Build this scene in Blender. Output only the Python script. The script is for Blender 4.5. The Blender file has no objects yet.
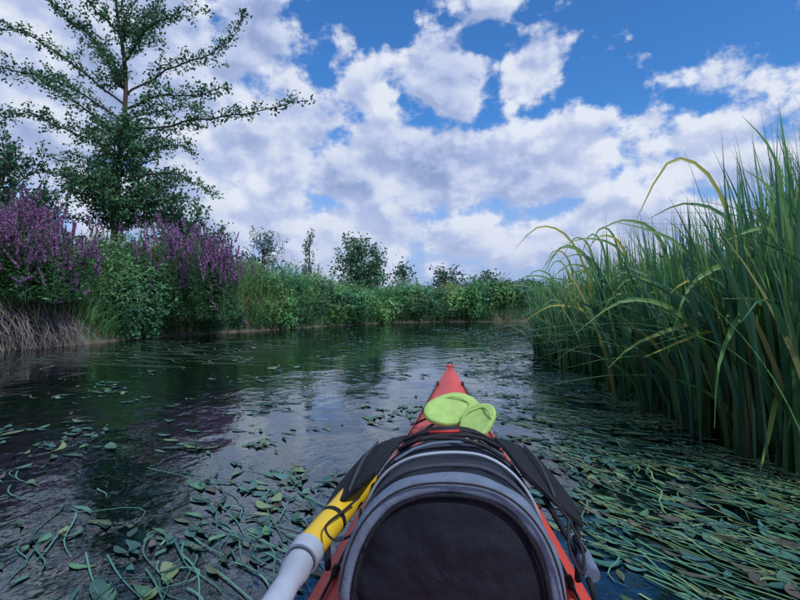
import bpy, math, numpy as np
from mathutils import Vector
rng = np.random.default_rng(7)
scene = bpy.context.scene
R = math.radians
# ------------------------------------------------------------------ helpers
def link(o, parent=None):
    scene.collection.objects.link(o)
    if parent: o.parent = parent
    return o
def empty(name, loc=(0,0,0), rz=0):
    e = bpy.data.objects.new(name, None); e.location = loc; e.rotation_euler = (0,0,rz)
    e.empty_display_size = .1
    return link(e)
class MB:
    def __init__(s): s.v=[]; s.f=[]; s.c=[]; s.m=[]; s.n=0
    def add(s, v, f, c, m=0):
        v=np.asarray(v,float).reshape(-1,3); f=np.asarray(f,int).reshape(-1,4)
        c=np.asarray(c,float)
        if c.ndim==1: c=np.tile(c,(len(v),1))
        s.v.append(v); s.f.append(f+s.n); s.c.append(c); s.m.append(np.full(len(f),m)); s.n+=len(v)
    def build(s, name, mats, parent=None, smooth=False):
        v=np.concatenate(s.v); f=np.concatenate(s.f); c=np.concatenate(s.c); m=np.concatenate(s.m)
        me=bpy.data.meshes.new(name)
        me.vertices.add(len(v)); me.vertices.foreach_set("co", v.ravel())
        me.loops.add(len(f)*4); me.loops.foreach_set("vertex_index", f.ravel())
        me.polygons.add(len(f)); me.polygons.foreach_set("loop_start", np.arange(len(f))*4)
        me.polygons.foreach_set("material_index", m)
        if smooth: me.polygons.foreach_set("use_smooth", np.ones(len(f),bool))
        a=me.attributes.new("Col",'FLOAT_COLOR','POINT')
        a.data.foreach_set("color", np.c_[c,np.ones(len(c))].ravel())
        me.update(calc_edges=True)
        for x in mats: me.materials.append(x)
        return link(bpy.data.objects.new(name,me),parent)
def nrmz(a): return a/np.maximum(np.linalg.norm(a,axis=-1,keepdims=True),1e-9)
def leaf_quads(mb,pos,nrm,L,W,col,m=0,tan=None):
    n=len(pos)
    if n==0: return
    nrm=nrmz(nrm); r=rng.normal(size=(n,3)) if tan is None else tan
    t=nrmz(r-(r*nrm).sum(1,keepdims=True)*nrm); b=np.cross(nrm,t)
    L=np.broadcast_to(L,(n,))[:,None]; W=np.broadcast_to(W,(n,))[:,None]
    v=np.stack([pos-t*L*.5,pos+b*W*.5-t*L*.05+nrm*W*.12,pos+t*L*.5,pos-b*W*.5-t*L*.05+nrm*W*.12],1)
    f=np.arange(n*4).reshape(n,4)
    mb.add(v,f,np.repeat(col,4,axis=0),m)
def ribbons(mb,spine,side,fold,col,m=0):
    N,S,_=spine.shape
    v=np.stack([spine-side,spine+fold,spine+side],2)
    i=np.arange(N)[:,None]*S*3+np.arange(S-1)[None,:]*3
    f=np.concatenate([np.stack([i,i+1,i+4,i+3],-1).reshape(-1,4),np.stack([i+1,i+2,i+5,i+4],-1).reshape(-1,4)])
    if col.ndim==2: col=np.repeat(col[:,None,:],S,1)
    mb.add(v,f,np.repeat(col[:,:,None,:],3,2).reshape(-1,3),m)
def tube(mb,pts,rad,col,sides=5,m=0,closed=False):
    pts=np.asarray(pts,float); n=len(pts); rad=np.broadcast_to(rad,(n,))
    if closed: t=nrmz(np.roll(pts,-1,0)-np.roll(pts,1,0))
    else: t=nrmz(np.gradient(pts,axis=0))
    up=np.array([0,0,1.]) if abs(t[:,2]).mean()<.8 else np.array([1.,0,0])
    a=nrmz(np.cross(t,up)); b=np.cross(t,a)
    th=np.linspace(0,2*np.pi,sides,endpoint=False)
    v=pts[:,None,:]+rad[:,None,None]*(np.cos(th)[None,:,None]*a[:,None,:]+np.sin(th)[None,:,None]*b[:,None,:])
    nn=n if closed else n-1
    f=[]
    for i in range(nn):
        for j in range(sides):
            k=(i+1)%n; l=(j+1)%sides
            f.append([i*sides+j,i*sides+l,k*sides+l,k*sides+j])
    mb.add(v,f,np.asarray(col,float),m)
def spline(pts,n):
    P=np.asarray(pts,float); k=len(P); out=[]
    for s in np.linspace(0,k-1,n):
        i=min(int(s),k-2); t=s-i
        p0=P[max(i-1,0)];p1=P[i];p2=P[i+1];p3=P[min(i+2,k-1)]
        out.append(.5*((2*p1)+(-p0+p2)*t+(2*p0-5*p1+4*p2-p3)*t*t+(-p0+3*p1-3*p2+p3)*t**3))
    return np.array(out)
def sstep(x): x=np.clip(x,0,1); return x*x*(3-2*x)
def vnoise(x,y,s=1.0,seed=0):
    x=np.asarray(x,float)*s; y=np.asarray(y,float)*s
    xi=np.floor(x).astype(int); yi=np.floor(y).astype(int); xf=sstep(x-xi); yf=sstep(y-yi)
    def h(a,b):
        q=np.sin(a*127.1+b*311.7+seed*74.7)*43758.5453; return q-np.floor(q)
    return (h(xi,yi)*(1-xf)+h(xi+1,yi)*xf)*(1-yf)+(h(xi,yi+1)*(1-xf)+h(xi+1,yi+1)*xf)*yf
# ------------------------------------------------------------------ materials
def mat(name): 
    m=bpy.data.materials.new(name); m.use_nodes=True; nt=m.node_tree; nt.nodes.clear()
    return m,nt,nt.nodes,nt.links
def simple(name,col,rough=.5,bump=0,bscale=200,spec=.5,var=.15,vscale=8,wr=0):
    m,nt,N,L=mat(name)
    o=N.new('ShaderNodeOutputMaterial'); p=N.new('ShaderNodeBsdfPrincipled'); L.new(p.outputs[0],o.inputs[0])
    p.inputs['Roughness'].default_value=rough; p.inputs['Specular IOR Level'].default_value=spec
    tc=N.new('ShaderNodeTexCoord'); no=N.new('ShaderNodeTexNoise'); no.inputs['Scale'].default_value=vscale; no.inputs['Detail'].default_value=6
    L.new(tc.outputs['Object'],no.inputs['Vector'])
    r=N.new('ShaderNodeValToRGB'); c=np.array(col)
    r.color_ramp.elements[0].position=.3; r.color_ramp.elements[1].position=.7
    r.color_ramp.elements[0].color=(*(c*(1-var)),1); r.color_ramp.elements[1].color=(*np.minimum(c*(1+var),1),1)
    L.new(no.outputs[0],r.inputs[0]); L.new(r.outputs[0],p.inputs['Base Color'])
    last=None
    if wr:
        n3=N.new('ShaderNodeTexNoise'); n3.inputs['Scale'].default_value=22; n3.inputs['Detail'].default_value=3; n3.inputs['Distortion'].default_value=1.0; L.new(tc.outputs['Object'],n3.inputs['Vector'])
        b0=N.new('ShaderNodeBump'); b0.inputs['Strength'].default_value=.8; b0.inputs['Distance'].default_value=wr; L.new(n3.outputs[0],b0.inputs['Height']); last=b0.outputs[0]; L.new(last,p.inputs['Normal'])
    if bump:
        n2=N.new('ShaderNodeTexNoise'); n2.inputs['Scale'].default_value=bscale; L.new(tc.outputs['Object'],n2.inputs['Vector'])
        b=N.new('ShaderNodeBump'); b.inputs['Strength'].default_value=bump; b.inputs['Distance'].default_value=.003
        L.new(n2.outputs[0],b.inputs['Height']); L.new(b.outputs[0],p.inputs['Normal'])
        if last is not None: L.new(last,b.inputs['Normal'])
    return m
def leafmat(name,rough=.5,spec=.35,trans=.3,gain=(1,1,1)):
    m,nt,N,L=mat(name)
    o=N.new('ShaderNodeOutputMaterial'); p=N.new('ShaderNodeBsdfPrincipled'); a=N.new('ShaderNodeAttribute'); a.attribute_name='Col'
    p.inputs['Roughness'].default_value=rough; p.inputs['Specular IOR Level'].default_value=spec
    mx=N.new('ShaderNodeMix'); mx.data_type='RGBA'; mx.blend_type='MULTIPLY'; mx.inputs[0].default_value=1
    L.new(a.outputs['Color'],mx.inputs[6]); mx.inputs[7].default_value=(*gain,1)
    L.new(mx.outputs[2],p.inputs['Base Color'])
    if trans>0:
        t=N.new('ShaderNodeBsdfTranslucent'); L.new(mx.outputs[2],t.inputs[0])
        ms=N.new('ShaderNodeMixShader'); ms.inputs[0].default_value=trans
        L.new(p.outputs[0],ms.inputs[1]); L.new(t.outputs[0],ms.inputs[2]); L.new(ms.outputs[0],o.inputs[0])
    else: L.new(p.outputs[0],o.inputs[0])
    return m
M_leaf=leafmat('foliage_leaf',.5,.3,.28,(1.6,1.9,2.25)); M_reed=leafmat('reed_leaf',.42,.45,.25,(1.2,1.5,1.75)); M_pad=leafmat('floating_leaf',.32,.5,0,(1.0,1.1,1.35))
M_weed=leafmat('submerged_weed',.5,.2,0,(1.5,1.8,2.2)); M_bark=leafmat('bark',.85,.2,0)
# ground
m,nt,N,L=mat('earth_and_grass'); M_ground=m
o=N.new('ShaderNodeOutputMaterial'); p=N.new('ShaderNodeBsdfPrincipled'); L.new(p.outputs[0],o.inputs[0]); p.inputs['Roughness'].default_value=.95
tc=N.new('ShaderNodeTexCoord'); no=N.new('ShaderNodeTexNoise'); no.inputs['Scale'].default_value=3; no.inputs['Detail'].default_value=6; L.new(tc.outputs['Object'],no.inputs['Vector'])
r1=N.new('ShaderNodeValToRGB'); r1.color_ramp.elements[0].color=(.05,.04,.035,1); r1.color_ramp.elements[1].color=(.22,.17,.14,1); L.new(no.outputs[0],r1.inputs[0])
r2=N.new('ShaderNodeValToRGB'); r2.color_ramp.elements[0].color=(.02,.045,.02,1); r2.color_ramp.elements[1].color=(.09,.12,.04,1); L.new(no.outputs[0],r2.inputs[0])
ge=N.new('ShaderNodeNewGeometry'); sx=N.new('ShaderNodeSeparateXYZ'); L.new(ge.outputs['Normal'],sx.inputs[0])
mr=N.new('ShaderNodeMapRange'); mr.inputs[1].default_value=.8; mr.inputs[2].default_value=.97; L.new(sx.outputs[2],mr.inputs[0])
mx=N.new('ShaderNodeMix'); mx.data_type='RGBA'; L.new(mr.outputs[0],mx.inputs[0]); L.new(r1.outputs[0],mx.inputs[6]); L.new(r2.outputs[0],mx.inputs[7])
L.new(mx.outputs[2],p.inputs['Base Color'])
b=N.new('ShaderNodeBump'); b.inputs['Strength'].default_value=.8; b.inputs['Distance'].default_value=.1; L.new(no.outputs[0],b.inputs['Height']); L.new(b.outputs[0],p.inputs['Normal'])
# water
m,nt,N,L=mat('river_water'); M_water=m
o=N.new('ShaderNodeOutputMaterial'); tr=N.new('ShaderNodeBsdfTransparent'); tr.inputs[0].default_value=(.40,.56,.70,1)
gl=N.new('ShaderNodeBsdfGlossy'); gl.inputs['Roughness'].default_value=.04; gl.inputs['Color'].default_value=(.88,.96,1,1)
fr=N.new('ShaderNodeFresnel'); fr.inputs['IOR'].default_value=2.0
ms=N.new('ShaderNodeMixShader'); L.new(fr.outputs[0],ms.inputs[0]); L.new(tr.outputs[0],ms.inputs[1]); L.new(gl.outputs[0],ms.inputs[2]); L.new(ms.outputs[0],o.inputs[0])
tc=N.new('ShaderNodeTexCoord')
mp=N.new('ShaderNodeMapping'); mp.inputs['Scale'].default_value=(1.0,.8,1); mp.inputs['Rotation'].default_value=(0,0,.35); L.new(tc.outputs['Object'],mp.inputs['Vector'])
def wnoise(s,d,di):
    n=N.new('ShaderNodeTexNoise'); n.noise_dimensions='2D'; n.inputs['Scale'].default_value=s; n.inputs['Detail'].default_value=d; n.inputs['Distortion'].default_value=di; L.new(mp.outputs[0],n.inputs['Vector']); return n
n1=wnoise(1.7,2,.3); n2=wnoise(7,3,.15); n3=wnoise(.55,1,0)
mr=N.new('ShaderNodeMapRange'); mr.inputs[1].default_value=.42; mr.inputs[2].default_value=.60; mr.inputs[3].default_value=.3; mr.inputs[4].default_value=1.2; L.new(n3.outputs[0],mr.inputs[0])
mm=N.new('ShaderNodeMath'); mm.operation='MULTIPLY'; L.new(n2.outputs[0],mm.inputs[0]); L.new(mr.outputs[0],mm.inputs[1])
b1=N.new('ShaderNodeBump'); b1.inputs['Strength'].default_value=.5; b1.inputs['Distance'].default_value=.022; L.new(n1.outputs[0],b1.inputs['Height'])
b2=N.new('ShaderNodeBump'); b2.inputs['Strength'].default_value=.5; b2.inputs['Distance'].default_value=.013; L.new(mm.outputs[0],b2.inputs['Height']); L.new(b1.outputs[0],b2.inputs['Normal'])
L.new(b2.outputs[0],gl.inputs['Normal']); L.new(b2.outputs[0],fr.inputs['Normal'])
# ------------------------------------------------------------------ sky
SUN_AZ,SUN_EL=135,48   # azimuth clockwise from +Y
w=bpy.data.worlds.new("World"); scene.world=w; w.use_nodes=True; nt=w.node_tree; N=nt.nodes; L=nt.links; N.clear()
try: w.cycles.sampling_method='NONE'
except Exception: pass
def W(op,a,b=None,c=None):
    n=N.new('ShaderNodeMath'); n.operation=op
    for i,x in enumerate((a,b,c)):
        if x is None: continue
        if isinstance(x,(int,float)): n.inputs[i].default_value=x
        else: L.new(x,n.inputs[i])
    return n.outputs[0]
def VM(op,a,b,c=None):
    n=N.new('ShaderNodeVectorMath'); n.operation=op
    for i,x in enumerate((a,b,c)):
        if x is None: continue
        if isinstance(x,tuple): n.inputs[i].default_value=x
        else: L.new(x,n.inputs[i])
    return n.outputs[1] if op=='DOT_PRODUCT' else n.outputs[0]
def NZ(v,s,d,r=.5,di=0):
    n=N.new('ShaderNodeTexNoise'); n.noise_dimensions='2D'; n.inputs['Scale'].default_value=s; n.inputs['Detail'].default_value=d; n.inputs['Roughness'].default_value=r; n.inputs['Distortion'].default_value=di
    L.new(v,n.inputs['Vector']); return n
tc=N.new('ShaderNodeTexCoord'); sp=N.new('ShaderNodeSeparateXYZ'); L.new(tc.outputs['Generated'],sp.inputs[0])
az=W('MULTIPLY',W('ARCTAN2',sp.outputs[0],sp.outputs[1]),180/math.pi)
el=W('MULTIPLY',W('ARCSINE',sp.outputs[2]),180/math.pi)
cb=N.new('ShaderNodeCombineXYZ'); L.new(az,cb.inputs[0]); L.new(el,cb.inputs[1]); P0=cb.outputs[0]
wn=NZ(P0,.10,2); wv_=VM('MULTIPLY_ADD',VM('SUBTRACT',wn.outputs['Color'],(.5,.5,.5)),(5,3,0),P0)
blobs=[(-27,21,16,10,1.05),(-36,18,13,12,1),(-22,11,14,7,.95),(-17,26,4.5,5,.9),(-28,32,16,8,.9),
 (-3.4,23.6,4.6,3.2,.95),(5.2,23.3,4.8,4.0,1),(14,23.4,3.4,3.6,.95),(9,29.3,5,1.8,.65),
 (0,14.0,15,5.2,1.1),(16.5,14.0,9.0,4.8,1.05),(-14,16,9,7,1),(23,17.0,5,2.6,.75),(34,20.5,9,2.8,.62),(31,13,11,4.4,.9),
 (-5,7.5,24,4.5,.95),(24,7.5,14,3.5,.9)]
acc=None
for (cx,cy,rx,ry,am) in blobs:
    k=VM('MULTIPLY_ADD',wv_,(1/rx,1/ry,0),(-cx/rx,-cy/ry,0)); d=VM('DOT_PRODUCT',k,k)
    e=W('MULTIPLY',W('EXPONENT',W('MULTIPLY',d,-.7)),am)
    acc=e if acc is None else W('MAXIMUM',acc,e)
far=W('MULTIPLY',W('MINIMUM',W('MAXIMUM',W('DIVIDE',W('SUBTRACT',W('ABSOLUTE',az),44),14),0),1),.55)
top=W('MULTIPLY',W('MINIMUM',W('MAXIMUM',W('DIVIDE',W('SUBTRACT',el,34),10),0),1),.45)
acc=W('MAXIMUM',W('MAXIMUM',acc,far),top)
SC0=VM('MULTIPLY',P0,(1,1.35,1)); SC1=VM('MULTIPLY_ADD',P0,(1,1.35,1),(.7,1.7,0))
f1=NZ(SC0,.19,9,.56); f2=NZ(SC1,.19,4,.5)
dens=W('ADD',acc,W('MULTIPLY',W('SUBTRACT',f1.outputs[0],.5),1.8))
def mrange(v,a,b,c=0,d=1):
    n=N.new('ShaderNodeMapRange'); n.interpolation_type='SMOOTHSTEP'; L.new(v,n.inputs[0])
    for i,x in enumerate((a,b,c,d)): n.inputs[i+1].default_value=x
    return n.outputs[0]
cover=mrange(dens,.32,.66)
lit=mrange(W('SUBTRACT',f1.outputs[0],f2.outputs[0]),-.17,.19)
core=mrange(dens,.50,1.35,1,.2)
lit=W('ADD',W('ADD',W('MULTIPLY',lit,.52),W('MULTIPLY',core,.34)),W('MULTIPLY',W('SUBTRACT',wn.outputs[0],.45),.8))
cr=N.new('ShaderNodeValToRGB'); e=cr.color_ramp.elements
e[0].position=.08; e[0].color=(.28,.38,.64,1); e[1].position=.85; e[1].color=(.80,.85,.97,1)
k=e.new(.42); k.color=(.48,.57,.83,1); L.new(lit,cr.inputs[0])
sky=N.new('ShaderNodeTexSky'); sky.sky_type='NISHITA'; sky.sun_disc=False; sky.sun_elevation=R(SUN_EL); sky.sun_rotation=R(SUN_AZ); sky.dust_density=.6; sky.ozone_density=3
def cmix(bt,f,a,b):
    n=N.new('ShaderNodeMix'); n.data_type='RGBA'; n.blend_type=bt
    for i,x in ((0,f),(6,a),(7,b)):
        if isinstance(x,(int,float,tuple)): n.inputs[i].default_value=x
        else: L.new(x,n.inputs[i])
    return n.outputs[2]
ski=cmix('MULTIPLY',1.0,sky.outputs[0],(.55,1.2,1.85,1))
hz=cmix('MIX',mrange(el,0,20,.95,0),ski,(4.2,5.3,8.4,1))
cs=cmix('MULTIPLY',1.0,cr.outputs[0],(10.6,10.6,10.6,1))
cs2=cmix('MIX',mrange(el,0,12,.6,0),cs,(5.6,6.4,9.0,1))
fin=cmix('MIX',cover,hz,cs2)
bg=N.new('ShaderNodeBackground'); bg.inputs[1].default_value=.09; L.new(fin,bg.inputs[0]); wo=N.new('ShaderNodeOutputWorld'); L.new(bg.outputs[0],wo.inputs[0])
# sun
sl=bpy.data.lights.new('sun','SUN'); sl.energy=2.5; sl.angle=R(1.2); sl.color=(1,.98,.96)
so=link(bpy.data.objects.new('sun',sl))
sd=Vector((math.sin(R(SUN_AZ))*math.cos(R(SUN_EL)),math.cos(R(SUN_AZ))*math.cos(R(SUN_EL)),math.sin(R(SUN_EL))))
so.rotation_euler=sd.to_track_quat('Z','Y').to_euler(); so.location=(20,-20,30)
# ------------------------------------------------------------------ terrain
LS=np.array([(-9,-30),(-8,0),(-7.3,6),(-6.9,8.3),(-6.1,10),(-5.9,12),(-4.6,14.8),(-2.6,19),(-.4,22.8),(2,24),(6.2,24.3),(12,23.5),(40,22)],float)
RS=np.array([(40,16),(12,17.5),(8.5,17.5),(7.4,15.5),(5.6,12),(4.4,8),(3.8,4),(3.5,0),(3.5,-30)],float)
POLY=np.concatenate([LS,RS])
def sdist(x,y):
    x=np.asarray(x,float); y=np.asarray(y,float); d=np.full(x.shape,1e9); ins=np.zeros(x.shape,bool)
    for i in range(len(POLY)):
        a=POLY[i]; c=POLY[(i+1)%len(POLY)]; e=c-a
        t=np.clip(((x-a[0])*e[0]+(y-a[1])*e[1])/(e@e),0,1)
        d=np.minimum(d,np.hypot(x-a[0]-t*e[0],y-a[1]-t*e[1]))
        cond=((a[1]>y)!=(c[1]>y)); xx=a[0]+(y-a[1])*(e[0])/(e[1] if abs(e[1])>1e-9 else 1e-9)
        ins^=cond&(x<xx)
    return np.where(ins,-d,d)
def ground(x,y):
    d=sdist(x,y)
    left=sstep((3.2-x+ (np.asarray(y)-10)*.5)/3)   # 1 on left/far side
    H=left*(1.35-.55*sstep((np.asarray(y)-14)/10))+(1-left)*.3
    H=H+(vnoise(x,y,.35,3)-.5)*.3*sstep(d/3)
    return np.where(d>0,.0+H*sstep(d/.75),-.55*sstep(-d/1.1))
ext=np.array([1,2.5,5,10,20,40,80,160,320,640,1200,2500.])
gx=np.concatenate([-12-ext[::-1],np.arange(-12,14,.25),14+ext]); gy=np.concatenate([-6-ext[::-1],np.arange(-6,32,.25),32+ext])
X,Y=np.meshgrid(gx,gy,indexing='ij'); Z=ground(X,Y)
mb=MB(); nx,ny=X.shape; idx=np.arange(nx*ny).reshape(nx,ny)
mb.add(np.stack([X,Y,Z],-1),np.stack([idx[:-1,:-1],idx[1:,:-1],idx[1:,1:],idx[:-1,1:]],-1).reshape(-1,4),(1,1,1))
mb.build('ground',[M_ground],smooth=True)
wv=[(-12,-40,0),(45,-40,0),(45,28,0),(-12,28,0)]
mb=MB(); mb.add(wv,[[0,1,2,3]],(1,1,1)); water=mb.build('river_water',[M_water])
# ------------------------------------------------------------------ bank vegetation (left / far)
def along(poly,s):
    seg=np.linalg.norm(np.diff(poly,axis=0),axis=1); cum=np.r_[0,np.cumsum(seg)]
    x=np.interp(s,cum,poly[:,0]); y=np.interp(s,cum,poly[:,1]); i=np.clip(np.searchsorted(cum,s)-1,0,len(seg)-1)
    t=np.diff(poly,axis=0)[i]/seg[i][:,None]; return np.c_[x,y],np.c_[-t[:,1],t[:,0]],cum[-1]
SH=LS[2:12]
_,_,tot=along(SH,np.array([0.]))
GREENS=np.array([(.06,.15,.04),(.04,.11,.05),(.10,.19,.05),(.035,.09,.045),(.12,.19,.07),(.06,.14,.05)])
mb=MB()
def clump(mb,c,r,n,size,col,flat=.8,asp=.45,shell=.55):
    u=nrmz(rng.normal(size=(n,3))); rad=shell+(1-shell)*rng.random(n)**.6
    lump=1+.28*np.sin(u[:,0]*5+c[0]*9)*np.cos(u[:,1]*6+c[1]*7)+.16*np.sin(u[:,2]*9+c[0]*5)
    p=c+u*(rad*lump)[:,None]*np.array([r,r,r*flat])
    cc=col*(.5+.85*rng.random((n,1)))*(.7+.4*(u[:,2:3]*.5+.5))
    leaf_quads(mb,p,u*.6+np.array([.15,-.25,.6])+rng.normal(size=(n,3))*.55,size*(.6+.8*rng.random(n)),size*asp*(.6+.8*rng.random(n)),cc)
nC=600
s=rng.random(nC)*tot; P,Nn,_=along(SH,s); off=rng.random(nC)**1.3*3.2-.1
for i in range(nC):
    x,y=P[i]+Nn[i]*off[i]; dist=math.hypot(x,y)
    r=rng.uniform(.22,.66)*(1 if dist>12 else .85)*(.6+.8*vnoise(x,y,.55,17))
    if x>3.5 and off[i]<.6: continue
    gz=float(ground(np.array(x),np.array(y)))
    if off[i]<.5: gz=max(gz,rng.uniform(.1,.7))
    if 7.6<y<11 and off[i]<.9: 
        if gz<.9: continue
    ex=.95*float(sstep(np.array((21.5-y)/6)))*float(sstep(np.array((y-11)/3)))*float(sstep(np.array((off[i]-.1)/1.2)))*(.55+.75*float(vnoise(x,y,.7,41)))
    gz+=ex*rng.random()**.6
    col=GREENS[rng.integers(len(GREENS))]*rng.uniform(.5,1.3)
    sz=.05+.0035*dist
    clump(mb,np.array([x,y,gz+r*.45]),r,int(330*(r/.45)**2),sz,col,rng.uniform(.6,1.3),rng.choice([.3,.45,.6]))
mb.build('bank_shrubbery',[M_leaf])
def grass(mb,x,y,z0,h,wd,col,lean=.35,S=5,tipc=None,dirv=None):
    n=len(x); t=np.linspace(0,1,S)[None,:,None]
    a=rng.random(n)*2*np.pi; d=np.c_[np.cos(a),np.sin(a),np.zeros(n)]
    if dirv is not None: d=nrmz(d*.6+dirv)
    base=np.c_[x,y,z0][:,None,:]; h=h[:,None,None]; ln=(lean*rng.random(n))[:,None,None]
    sp=base+np.array([0,0,1.])*h*(t-.45*ln*t**2.5)+d[:,None,:]*h*ln*t**2
    b=rng.random(n)*2*np.pi; sd=np.c_[np.cos(b),np.sin(b),np.zeros(n)][:,None,:]*(wd*.5)*(1-t**2*.96)
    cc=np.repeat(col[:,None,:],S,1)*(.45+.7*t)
    ribbons(mb,sp,sd,np.cross(sd,[0,0,.5]),cc)
mb=MB(); n=17000; s=rng.random(n)*tot; P,Nn,_=along(SH,s); off=rng.random(n)*4.5; x=P[:,0]+Nn[:,0]*off; y=P[:,1]+Nn[:,1]*off
dry=(vnoise(x,y,.5,9)>.56)[:,None]
col=np.where(dry,np.array([.20,.155,.06]),np.array([.08,.16,.05]))*(.6+.8*rng.random((n,1)))
patch=vnoise(x,y,.8,5); h=(.35+1.0*patch*rng.random(n)+.15)*(1+.5*sstep((21-y)/6)*sstep((y-11)/3))
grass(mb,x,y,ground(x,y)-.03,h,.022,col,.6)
n=8500; s=rng.random(n)*tot; P,Nn,_=along(SH,s); off=rng.random(n)*.8; x=P[:,0]+Nn[:,0]*off; y=P[:,1]+Nn[:,1]*off
k=~((y<10.3)&(y>7.6)&(x<-5.3))&~((x>4.2)&(rng.random(n)<.75)); x,y,Nk=x[k],y[k],Nn[k]; n=len(x)
col=np.array([.09,.19,.06])*(.5+.9*rng.random((n,1)))*np.where(vnoise(x,y,1.3,2)[:,None]>.5,1.2,.7)
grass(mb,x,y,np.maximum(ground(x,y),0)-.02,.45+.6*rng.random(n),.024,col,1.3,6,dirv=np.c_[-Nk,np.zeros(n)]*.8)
n=2200; y=rng.uniform(7.4,10.8,n); x=np.interp(y,LS[:,1][:8],LS[:,0][:8])-rng.uniform(.3,.75,n)
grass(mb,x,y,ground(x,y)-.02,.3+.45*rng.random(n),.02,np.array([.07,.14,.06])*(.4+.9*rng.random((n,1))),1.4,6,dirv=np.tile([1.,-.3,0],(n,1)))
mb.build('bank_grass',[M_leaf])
# ------------------------------------------------------------------ purple loosestrife
def loosestrife(name,cx,cy,sx,sy,n,h0,h1,spike,purp,zmin=None,pf=1.0,drop=.2,nb=3):
    mb=MB()
    x=cx+rng.uniform(-1,1,n)*sx; y=cy+rng.uniform(-1,1,n)*sy; z=np.maximum(ground(x,y),.1 if zmin is None else zmin)
    for i in range(n):
        h=rng.uniform(h0,h1)*(1-.30*((x[i]-cx)/sx)**2); a=rng.random()*6.283; ln=rng.random()*.32
        top=np.array([x[i]+math.cos(a)*h*ln+.05,y[i]+math.sin(a)*h*ln-.1*h,z[i]+h]); base=np.array([x[i],y[i],z[i]-.05])
        mid=(base+top)/2+np.array([0,0,.1]); pts=spline([base,mid,top],6)
        tube(mb,pts,[.007,.006,.006,.005,.004,.003],(.09,.10,.06),3)
        m_=int(110*h); t=rng.random(m_)*.85+.02; p=base+(top-base)*t[:,None]; ang=rng.random(m_)*6.283
        od=np.c_[np.cos(ang),np.sin(ang),.5*rng.random(m_)]; l=.13*(1-.5*t)
        leaf_quads(mb,p+od*l[:,None]*(.4+rng.random(m_)[:,None]*1.2),np.c_[-od[:,0]*.4,-od[:,1]*.4,np.ones(m_)]+rng.normal(size=(m_,3))*.3,l*1.0,l*.34,np.array([.07,.14,.05])*(.5+.9*rng.random((m_,1))),tan=od)
        if rng.random()>pf*(.4+.6*(x[i]>cx)): continue
        for b in range(1 if rng.random()<.3 else nb):
            sl_=spike*rng.uniform(.5,1); o=np.array([rng.normal()*.10,rng.normal()*.10-.08*(b>0),-abs(rng.normal())*drop*(b>0)])
            t0=top+o; mq=int(110*sl_/.3); tt=rng.random(mq); ax_=nrmz((top-mid)+o*.5+rng.normal(size=3)*.05)
            q=t0+ax_*(tt*sl_-sl_*.35)[:,None]+nrmz(rng.normal(size=(mq,3)))*(.024*(1.15-tt))[:,None]
            c=np.array(purp)*(.45+.95*rng.random((mq,1)))*rng.uniform(.7,1.2); c[rng.random(mq)<.15]=(.04,.06,.03)
            leaf_quads(mb,q,rng.normal(size=(mq,3)),.036,.023,c)
    return mb.build(name,[M_leaf])
loosestrife('purple_loosestrife',-6.75,9.6,.98,.7,105,.9,1.55,.36,(.25,.10,.185),.85,1.7,.42,6)
loosestrife('purple_loosestrife',-5.05,12.9,1.05,.7,125,1.15,2.2,.36,(.29,.12,.22),.45,1.2,.36,5)
loosestrife('purple_loosestrife',-7.2,13.0,1.0,.7,45,.9,1.4,.3,(.24,.10,.18),1.1,.6)
# ------------------------------------------------------------------ eroded bank roots
mb=MB(); n=560; y=rng.uniform(7.4,10.1,n); x0=np.interp(y,LS[:,1][:8],LS[:,0][:8])
t=np.linspace(0,1,7)[None,:,None]
st=np.c_[x0-.45+rng.normal(size=n)*.08,y,rng.uniform(.35,.8,n)]; en=np.c_[x0+rng.uniform(-.15,.35,n),y-rng.uniform(-.5,.7,n),rng.uniform(-.03,.25,n)]
sp=st[:,None,:]*(1-t)+en[:,None,:]*t+np.array([0,0,1.])*(.30*rng.random(n))[:,None,None]*np.sin(t*np.pi)+rng.normal(size=(n,7,3))*.026
col=np.array([.17,.155,.16])*(.15+1.0*rng.random((n,1)))
ribbons(mb,sp,np.tile(np.array([.7,.5,.3])*.005,(n,7,1)),np.zeros((n,7,3)),col)
for i in range(30):
    yy=rng.uniform(7.5,10); xx=np.interp(yy,LS[:,1][:8],LS[:,0][:8]); dy=rng.uniform(-.4,.5)
    tube(mb,spline([(xx-.5,yy,.75),(xx-.15,yy-.3*dy,rng.uniform(.4,.7)),(xx+.1,yy-.6*dy,.3),(xx+rng.uniform(.0,.3),yy-dy,-.05)],9),np.linspace(.022,.008,9),(.13,.12,.115),5)
mb.build('bank_roots',[M_bark])
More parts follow.
